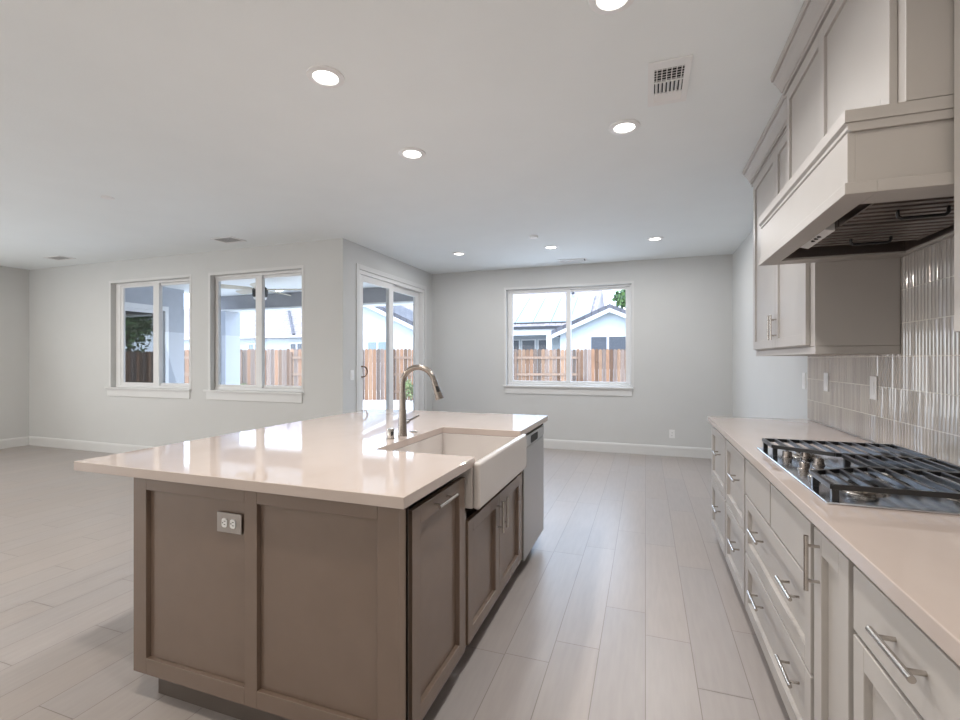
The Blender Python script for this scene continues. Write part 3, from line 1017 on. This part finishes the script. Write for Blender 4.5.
def vent_big():
    x0, x1, y0, y1 = 0.012, 0.207, 2.37, 2.77
    t = thing('ceiling_vent', 'large white ceiling vent near the top of the picture', 'ceiling vent', (0.11, 2.57, H - 0.01))
    z = H
    mb = MB()
    gx0, gx1, gy0, gy1 = 0.042, 0.178, 2.43, 2.735
    mb.box(x0, gx0, y0, y1, z - 0.008, z - 0.0005)
    mb.box(gx1, x1, y0, y1, z - 0.008, z - 0.0005)
    mb.box(gx0, gx1, y0, gy0, z - 0.008, z - 0.0005)
    mb.box(gx0, gx1, gy1, y1, z - 0.008, z - 0.0005)
    mb.box(gx0, gx1, gy0 + 0.112, gy0 + 0.12, z - 0.008, z - 0.0005)
    mb.box(gx0, gx1, gy0 + 0.222, gy0 + 0.23, z - 0.008, z - 0.0005)
    mb.build('vent_frame', M['plastic'], t, 0.001)
    mb = MB(); mb.box(gx0, gx1, gy0, gy1, z - 0.0015, z - 0.0005); mb.build('duct_opening', M['black'], t)
    mb = MB()
    for i in range(5):
        ya = gy0 + 0.004 + i * 0.022
        mb.prism([(ya, z - 0.007), (ya + 0.011, z - 0.002), (ya + 0.013, z - 0.002), (ya + 0.003, z - 0.008)], 'X', gx0, gx1)
    for i in range(6):
        xa = gx0 + 0.010 + i * 0.0225
        mb.box(xa, xa + 0.004, gy0, gy0 + 0.112, z - 0.0085, z - 0.006)
    mb.build('louvres', M['plastic'], t)
    mb = MB()
    for i in range(7):
        xa = gx0 + 0.006 + i * 0.0190
        mb.prism([(xa, z - 0.008), (xa + 0.010, z - 0.002), (xa + 0.012, z - 0.002), (xa + 0.003, z - 0.009)], 'Y', gy0 + 0.12, gy0 + 0.222)
    mb.build('louvres', M['plastic'], t)
    mb = MB()
    for i in range(5):
        ya = gy0 + 0.232 + i * 0.0145
        mb.prism([(ya + 0.012, z - 0.007), (ya, z - 0.002), (ya + 0.002, z - 0.002), (ya + 0.0145, z - 0.008)], 'X', gx0, gx1)
    mb.build('louvres', M['plastic'], t)
vent_big()
def vent(label, x0, x1, y0, y1, fins):
    t = thing('ceiling_vent', label, 'ceiling vent', ((x0 + x1) / 2, (y0 + y1) / 2, H - 0.01))
    mb = MB()
    f = 0.025
    z = H
    mb.box(x0, x0 + f, y0, y1, z - 0.008, z - 0.0005)
    mb.box(x1 - f, x1, y0, y1, z - 0.008, z - 0.0005)
    mb.box(x0 + f, x1 - f, y0, y0 + f, z - 0.008, z - 0.0005)
    mb.box(x0 + f, x1 - f, y1 - f, y1, z - 0.008, z - 0.0005)
    mb.build('vent_frame', M['plastic'], t, 0.001)
    mb = MB(); mb.box(x0 + f, x1 - f, y0 + f, y1 - f, z - 0.0015, z - 0.0005); mb.build('duct_opening', M['black'], t)
    mb = MB()
    if fins == 'X':
        n = int((y1 - y0 - 2 * f) / 0.016)
        for i in range(n):
            ya = y0 + f + i * 0.016
            mb.prism([(ya, z - 0.007), (ya + 0.010, z - 0.002), (ya + 0.012, z - 0.002), (ya + 0.003, z - 0.008)], 'X', x0 + f, x1 - f)
    else:
        n = int((x1 - x0 - 2 * f) / 0.016)
        for i in range(n):
            xa = x0 + f + i * 0.016
            mb.prism([(xa, z - 0.007), (xa + 0.010, z - 0.002), (xa + 0.012, z - 0.002), (xa + 0.003, z - 0.008)], 'Y', y0 + f, y1 - f)
    mb.build('louvres', M['plastic'], t)
vent('small ceiling vent above the window beside the wall corner', -4.76, -4.45, 4.10, 4.33, 'X')
vent('small ceiling vent at the far left, left of the leftmost window', -7.80, -7.45, 4.09, 4.29, 'X')
vent('flat ceiling vent close to the end wall above its window', -1.17, -0.77, 6.60, 6.79, 'Y')
t = thing('smoke_detector', 'small round white smoke detector on the ceiling behind the island lights', 'smoke detector', (-1.195, 5.245, H - 0.03))
mb = MB(); mb.lathe((-1.195, 5.245, H), [(0.048, -0.0005), (0.048, -0.012), (0.04, -0.026), (0.02, -0.030)]); mb.build('housing', M['plastic'], t, smooth=True)
tag(MB().lathe((-4.40, 2.775, H), [(0.05, -0.0005), (0.05, -0.005), (0.042, -0.008)]).build('sprinkler_cover', M['plastic'], smooth=True), 'flat white disc on the ceiling above the open left part of the room', 'sprinkler cover')

# ------------------------------------------------------------------ patio
mb = MB(); mb.box(-60, 60, -30, 90, -0.30, -0.205); struct(mb.build('ground', M['concrete']), 'bright concrete yard')
mb = MB(); mb.box(-14, 5.0, YG + T, 12.5, -0.204, -0.06); struct(mb.build('patio_floor', M['concrete']))
mb = MB(); mb.box(-9.3, XN - T, YG + T, 8.5, 2.76, 2.95); struct(mb.build('patio_ceiling', M['patio_white']), 'white patio ceiling')
mb = MB(); mb.box(-9.3, -3.2, 8.05, 8.35, 2.46, 2.76); struct(mb.build('patio_beam', M['beam']), 'grey patio beam')
mb = MB(); mb.box(-9.32, -3.18, 8.03, 8.37, 2.425, 2.46); struct(mb.build('trim_1', M['patio_white']))
mb = MB(); mb.box(-9.23, -8.83, 8.0, 8.4, -0.06, 2.425); struct(mb.build('patio_column', M['stucco']), 'pale stucco patio column')
mb = MB(); mb.box(-3.56, -3.2, 8.02, 8.38, -0.06, 2.425); struct(mb.build('patio_column', M['stucco']), 'pale stucco patio column')
PD = (4.95, 6.72, -0.06, 2.38)
struct(wall_mesh('X', -9.05, -8.9, YG + T, 7.06, [PD], -0.06, 2.76).build('wall_patio', M['stucco']))
mb = MB()
mb.box(-12.5, -12.4, YG + T, 7.06, -0.06, 2.76); mb.box(-12.4, -9.05, 6.98, 7.06, -0.06, 2.76)
mb.box(-12.4, -9.05, YG + T, YG + T + 0.08, -0.06, 2.76); mb.box(-12.4, -9.05, YG + T, 7.06, 2.7, 2.76); mb.box(-12.4, -9.05, YG + T, 7.06, -0.06, 0)
struct(mb.build('wall_side_room', M['stucco']))
r = bpy.data.objects.new('door_2', None); COL.objects.link(r); r.location = (-8.9, 5.8, 0); struct(r, 'white-framed sliding glass door across the patio')
mb = MB()
ya, yb, za, zb = PD
mb.box(-8.98, -8.885, ya, ya + 0.07, za + 0.05, zb - 0.09); mb.box(-8.98, -8.885, yb - 0.07, yb, za + 0.05, zb - 0.09); mb.box(-8.98, -8.885, ya, yb, zb - 0.09, zb); mb.box(-8.98, -8.885, ya, yb, za, za + 0.05)
mb.build('door_frame', M['vinyl'], r)
for (a, b) in ((ya + 0.07, 5.86), (5.80, yb - 0.07)):
    mb = MB()
    x = -8.93 if a < 5.5 else -8.955
    mb.box(x - 0.01, x + 0.01, a, a + 0.06, za + 0.05, zb - 0.09); mb.box(x - 0.01, x + 0.01, b - 0.06, b, za + 0.05, zb - 0.09)
    mb.box(x - 0.01, x + 0.01, a + 0.06, b - 0.06, zb - 0.15, zb - 0.09); mb.box(x - 0.01, x + 0.01, a + 0.06, b - 0.06, za + 0.05, za + 0.12)
    p = mb.build('sliding_panel', M['vinyl'], r)
    g = MB(); g.face([(x, a + 0.06, za + 0.12), (x, b - 0.06, za + 0.12), (x, b - 0.06, zb - 0.15), (x, a + 0.06, zb - 0.15)]); g.build('glass_pane', M['glass_tint'], p)

# patio fan
FX, FY, FZ = -6.28, 6.4, 2.76
t = thing('ceiling_fan', 'patio ceiling fan with cream blades, seen through the window', 'ceiling fan', (FX, FY, FZ))
mb = MB(); mb.lathe((FX, FY, 2.70), [(0.05, -0.01), (0.075, 0.03), (0.075, 0.06)]); mb.build('canopy', M['black'], t, smooth=True)
mb = MB(); mb.cyl((FX, FY, 2.58), (FX, FY, 2.71), 0.014, 10); mb.build('downrod', M['black'], t)
mb = MB(); mb.lathe((FX, FY, 2.41), [(0.10, 0.0), (0.125, 0.03), (0.125, 0.14), (0.09, 0.18)]); mb.build('motor_housing', M['black'], t, smooth=True)
mb = MB(); mb.lathe((FX, FY, 2.36), [(0.05, 0.0), (0.10, 0.02), (0.11, 0.05)]); mb.build('light_bowl', M['plastic'], t, smooth=True)
for k in range(5):
    q = math.radians(20 + 72 * k)
    c, s = math.cos(q), math.sin(q)
    def R(a, b, z):
        return (FX + a * c - b * s, FY + a * s + b * c, 2.545 + z)
    mb = MB()
    ol = [(0.11, -0.03), (0.2, -0.06), (0.68, -0.075), (0.72, -0.05), (0.72, 0.05), (0.68, 0.075), (0.2, 0.06), (0.11, 0.03)]
    vv = [R(a, b, 0.02 * b / 0.07) for a, b in ol] + [R(a, b, 0.02 * b / 0.07 + 0.008) for a, b in ol]
    n = len(ol)
    mb.mesh(vv, [tuple(reversed(range(n))), tuple(range(n, 2 * n))] + [(i, (i + 1) % n, n + (i + 1) % n, n + i) for i in range(n)])
    mb.build('blade', M['fan_wood'], t)

# ------------------------------------------------------------------ yard: fence, shrubs, trees, houses
CA, SA = math.cos(YAW), math.sin(YAW)
FD = 18.0                         # the rear fence line lies askew to the house
def fence_pt(s, off=0.0):
    d = FD + off
    return Vector((-SA * d + CA * s, CA * d + SA * s, 0))
def fence(name, label, P, panels, z0, z1):
    t = thing(name, label, 'fence', tuple(P(panels[0][0], 0)) )
    t.location.z = -0.2
    rnd = random.Random(11)
    for (a, b, rails) in panels:
        mb = MB()
        n = max(1, int(round((b - a) / 0.145)))
        st = (b - a) / n
        for i in range(n):
            u0, u1 = a + i * st + 0.006, a + (i + 1) * st - 0.006
            k = rnd.random()
            v = rnd.choice((0.55, 0.8, 0.95, 1.05, 1.2, 1.35)) * rnd.uniform(0.92, 1.08)
            base = (0.215, 0.115, 0.065) if k < 0.5 else ((0.17, 0.122, 0.098) if k < 0.8 else (0.26, 0.155, 0.095))
            c = tuple(x * v for x in base) + (1,)
            zt = z1 + rnd.uniform(-0.015, 0.015)
            e = 0.045
            f = [(u0, z0), (u1, z0), (u1, zt - e), (u1 - e, zt), (u0 + e, zt), (u0, zt - e)]
            A = [P(u, 0.0) + Vector((0, 0, z)) for u, z in f]
            B = [P(u, 0.018) + Vector((0, 0, z)) for u, z in f]
            m = len(f)
            mb.mesh(A + B, [tuple(range(m)), tuple(reversed(range(m, 2 * m)))] + [(i2, m + i2, m + (i2 + 1) % m, (i2 + 1) % m) for i2 in range(m)], c)
        mb.build('picket_panel', M['fence'], t)
        if rails:
            for z in (0.12, 0.78, 1.42):
                mb = MB()
                q = [P(a, -0.04), P(b, -0.04), P(b, 0.0), P(a, 0.0)]
                mb.mesh([v + Vector((0, 0, zz)) for zz in (z - 0.045, z + 0.045) for v in q], [(3, 2, 1, 0), (4, 5, 6, 7), (0, 1, 5, 4), (1, 2, 6, 5), (2, 3, 7, 6), (3, 0, 4, 7)], (0.26, 0.175, 0.125, 1))
                mb.build('rail', M['fence'], t)
            for e in (a + 0.05, b - 0.05):
                mb = MB()
                q = [P(e - 0.045, -0.09), P(e + 0.045, -0.09), P(e + 0.045, -0.001), P(e - 0.045, -0.001)]
                mb.mesh([v + Vector((0, 0, zz)) for zz in (z0, z1 - 0.12) for v in q], [(3, 2, 1, 0), (4, 5, 6, 7), (0, 1, 5, 4), (1, 2, 6, 5), (2, 3, 7, 6), (3, 0, 4, 7)], (0.16, 0.10, 0.07, 1))
                mb.build('fence_post', M['fence'], t)
    return t
pxs = [90, 135, 181, 243, 290, 341, 392, 454, 514, 580, 643, 706, 770]
pan = [((a - 480) / FPX * FD, (b - 480) / FPX * FD, k % 2 == 0) for k, (a, b) in enumerate(zip(pxs, pxs[1:]))]
fence('rear_fence', 'weathered wooden board fence running across the back of the yard', fence_pt, pan, -0.2, 1.75)
fence('side_fence', 'grey wooden board fence along the right side of the yard', lambda s, o: Vector((5.2 + o, s, 0)), [(9.0, 13.0, False), (13.0, 17.0, False), (17.0, 20.5, False)], -0.2, 1.75)

def foliage(name, parent, c, rad, n, size, cols, seed, squash=0.8):
    rnd = random.Random(seed)
    mb = MB()
    blobs = [(Vector(c) + Vector((rnd.uniform(-1, 1) * rad * 0.6, rnd.uniform(-1, 1) * rad * 0.6, rnd.uniform(-0.6, 0.7) * rad * squash)), rad * rnd.uniform(0.35, 0.6)) for _ in range(9)]
    for _ in range(n):
        b, br = rnd.choice(blobs)
        d = Vector((rnd.gauss(0, 1), rnd.gauss(0, 1), rnd.gauss(0, 1))).normalized()
        p = b + d * br * rnd.uniform(0.55, 1.05)
        a = Vector((rnd.gauss(0, 1), rnd.gauss(0, 1), rnd.gauss(0, 1))).normalized()
        e = a.cross(d).normalized() * size * 0.5
        a = a * size
        v = rnd.uniform(0.7, 1.25)
        cc = rnd.choice(cols)
        mb.face([p - a, p + e, p + a, p - e], tuple(x * v for x in cc) + (1,))
    return mb.build(name, M['leaf'], parent)
def tree(label, x, y, zc, rad, n, size, seed, zg=-0.2):
    t = thing('tree', label, 'tree', (x, y, zg))
    mb = MB()
    mb.tube([(x, y, zg), (x + 0.05, y, zg + (zc - zg) * 0.5), (x - 0.05, y + 0.05, zc)], [0.16, 0.12, 0.06], 10)
    for k in range(4):
        q = k * 1.7 + seed
        mb.tube([(x, y, zg + (zc - zg) * 0.7), (x + math.cos(q) * rad * 0.5, y + math.sin(q) * rad * 0.5, zc + rad * 0.2)], [0.06, 0.02], 6)
    mb.build('trunk', M['bark'], t)
    foliage('crown', t, (x, y, zc), rad, n, size, [(0.06, 0.12, 0.03), (0.09, 0.17, 0.045), (0.035, 0.07, 0.025)], seed)
tree('dark green tree behind the gabled house, at the window edge', -0.6, 31.5, 5.2, 1.35, 2600, 0.16, 2)
tree('leafy green tree beyond the side fence, mirrored in the patio door', 8.3, 17.6, 3.1, 2.2, 3600, 0.16, 4)
def shrub(label, s, d, h, seed):
    p = Vector((-SA * d + CA * s, CA * d + SA * s, -0.2))
    t = thing('shrub', label, 'shrub', tuple(p))
    mb = MB()
    for k in range(6):
        q = k * 1.05
        mb.tube([(p.x, p.y, -0.2), (p.x + math.cos(q) * h * 0.25, p.y + math.sin(q) * h * 0.25, -0.2 + h * 0.7)], [0.012, 0.006], 5)
    mb.build('stems', M['bark'], t)
    foliage('leaves', t, (p.x, p.y, -0.2 + h * 0.6), h * 0.55, 260, 0.06, [(0.14, 0.20, 0.07), (0.24, 0.27, 0.12), (0.09, 0.14, 0.05)], seed)
shrub('bushy green shrub at the fence, seen past the faucet', (411 - 480) / FPX * 17.4, 17.4, 0.75, 21)
shrub('small pale shrub at the fence, low in the patio window', (238 - 480) / FPX * 17.6, 17.6, 0.6, 22)

def gable_house(name, label, px, y0, depth, peak, slope, left, right, wall_in, base=-0.2):
    """house with a gable facing the yard: peak at x=px, roof drops by slope towards left/right (x)"""
    t = thing(name, label, 'house', (px, y0, base))
    zl, zr = peak - slope * (px - left), peak - slope * (right - px)
    wl_, wr_ = left + wall_in, right - wall_in
    mb = MB()
    th = 0.12
    mb.prism([(wl_, base), (wr_, base), (wr_, peak - slope * (wr_ - px) - th), (px, peak - th), (wl_, peak - slope * (px - wl_) - th)], 'Y', y0, y0 + depth)
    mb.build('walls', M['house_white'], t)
    k = math.sqrt(1 + slope * slope) * 0.19
    mb = MB()
    mb.prism([(left - 0.05, zl - 0.02), (px, peak), (right + 0.05, zr - 0.02), (right + 0.05, zr - 0.02 + k), (px, peak + k), (left - 0.05, zl - 0.02 + k)], 'Y', y0 - 0.35, y0 + depth)
    mb.build('roof', M['roof_dark'], t)
    mb = MB()
    mb.prism([(left, zl - 0.18), (px, peak - 0.18), (right, zr - 0.18), (right, zr), (px, peak), (left, zl)], 'Y', y0 - 0.38, y0 - 0.34)
    mb.prism([(left, zl - 0.06), (px, peak - 0.06), (right, zr - 0.06), (right, zr), (px, peak), (left, zl)], 'Y', y0 - 0.34, y0)
    mb.build('fascia', M['house_trim'], t)
    return t
def house_window(t, x0, x1, y, z0, z1, split, mat='blinds'):
    mb = MB()
    f = 0.07
    mb.box(x0 - f, x1 + f, y - 0.05, y, z1, z1 + f); mb.box(x0 - f, x1 + f, y - 0.05, y, z0 - f, z0)
    mb.box(x0 - f, x0, y - 0.05, y, z0, z1); mb.box(x1, x1 + f, y - 0.05, y, z0, z1)
    for s in split:
        mb.box(s - f * 0.7, s + f * 0.7, y - 0.05, y, z0, z1)
    w_ = mb.build('window', M['house_trim'], t)
    xs = [x0] + list(split) + [x1]
    for a, b in zip(xs, xs[1:]):
        mb = MB(); mb.box(a, b, y - 0.03, y - 0.012, z0, z1); mb.build('pane', M[mat], w_)
# gabled wing seen at the right of the end wall window
g1 = gable_house('gabled_house', 'pale gabled house with dark blinds, right side of the end wall window', -1.556, 22.8, 2.4, 3.73, 0.44, -4.22, 1.1, 0.32)
house_window(g1, -2.43, -0.70, 22.8, 0.9, 2.42, [-1.66])
# house with solar panels behind it
hs = thing('solar_house', 'white house with solar panels on its roof, left side of the end wall window', 'house', (-6, 26, -0.2))
ey, ez, ry, rz = 25.6, 3.2, 31.0, 5.95
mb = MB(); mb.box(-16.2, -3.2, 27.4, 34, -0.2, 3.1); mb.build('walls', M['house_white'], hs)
mb = MB(); mb.prism([(ey, ez), (ry, rz), (36.4, ez), (36.4, ez - 0.12), (ey, ez - 0.12)], 'X', -16.4, -2.6); mb.build('roof', M['roof_pale'], hs)
mb = MB(); mb.box(-16.4, -2.6, 25.5, 25.6, 3.04, 3.2); mb.build('gutter', M['gutter'], hs)
mb = MB(); mb.box(-16.3, -4.2, 25.62, 25.85, 2.72, 3.08); mb.build('porch_beam', M['house_trim'], hs)
for x in (-5.0, -9.4):
    mb = MB(); mb.box(x - 0.14, x + 0.14, 25.62, 25.86, -0.2, 2.72); mb.build('porch_post', M['house_trim'], hs)
for (a, b) in ((-8.1, -7.15), (-6.95, -6.2), (-5.95, -5.25)):
    house_window(hs, a, b, 27.4, 1.1, 2.5, [], 'pane_dark')
sl = (rz - ez) / (ry - ey)
for i in range(6):
    x0 = -9.0 + i * 1.02
    mb = MB()
    ya, yb = ey + 0.3, ey + 4.0
    za, zb = ez + 0.3 * sl + 0.08, ez + 4.0 * sl + 0.08
    mb.prism([(ya, za), (yb, zb), (yb, zb + 0.04), (ya, za + 0.04)], 'X', x0, x0 + 0.99)
    p = mb.build('solar_panel', M['solar'], hs)
mb = MB(); mb.cyl((-4.35, 30.2, 5.4), (-4.35, 30.2, 6.1), 0.09, 10); mb.build('vent_pipe', M['gutter'], hs)
# gabled house beyond the patio door
g2 = gable_house('gabled_house', 'pale blue-white gabled house seen through the sliding patio door', -13.9, 21.0, 3.8, 4.45, 0.46, -16.4, -9.2, 0.3)
house_window(g2, -13.5, -12.4, 21.0, 1.2, 2.25, [-12.95], 'solar')
# hip-roofed house in the patio window and behind the gable
hh = thing('tiled_house', 'white house with broad pale tiled roof seen through the patio window', 'house', (-20, 22, -0.2))
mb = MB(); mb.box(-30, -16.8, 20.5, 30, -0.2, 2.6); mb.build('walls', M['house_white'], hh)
mb = MB(); mb.prism([(20.0, 2.62), (26.0, 5.6), (30.5, 2.62), (30.5, 2.5), (20.0, 2.5)], 'X', -31, -16.65); mb.build('roof', M['roof_pale'], hh)
mb = MB(); mb.box(-31, -16.65, 19.9, 20.0, 2.52, 2.62); mb.build('gutter', M['house_trim'], hh)
mb = MB(); mb.tube([(-17.4, 20.0, 2.68), (-21.6, 24.3, 4.85)], 0.07, 8); mb.build('hip_cap', M['roof_dark'], hh)
house_window(hh, -20.9, -20.1, 20.5, 1.2, 2.2, [-20.5], 'solar')
house_window(hh, -18.0, -17.2, 20.5, 1.2, 2.2, [-17.6], 'pane_dark')
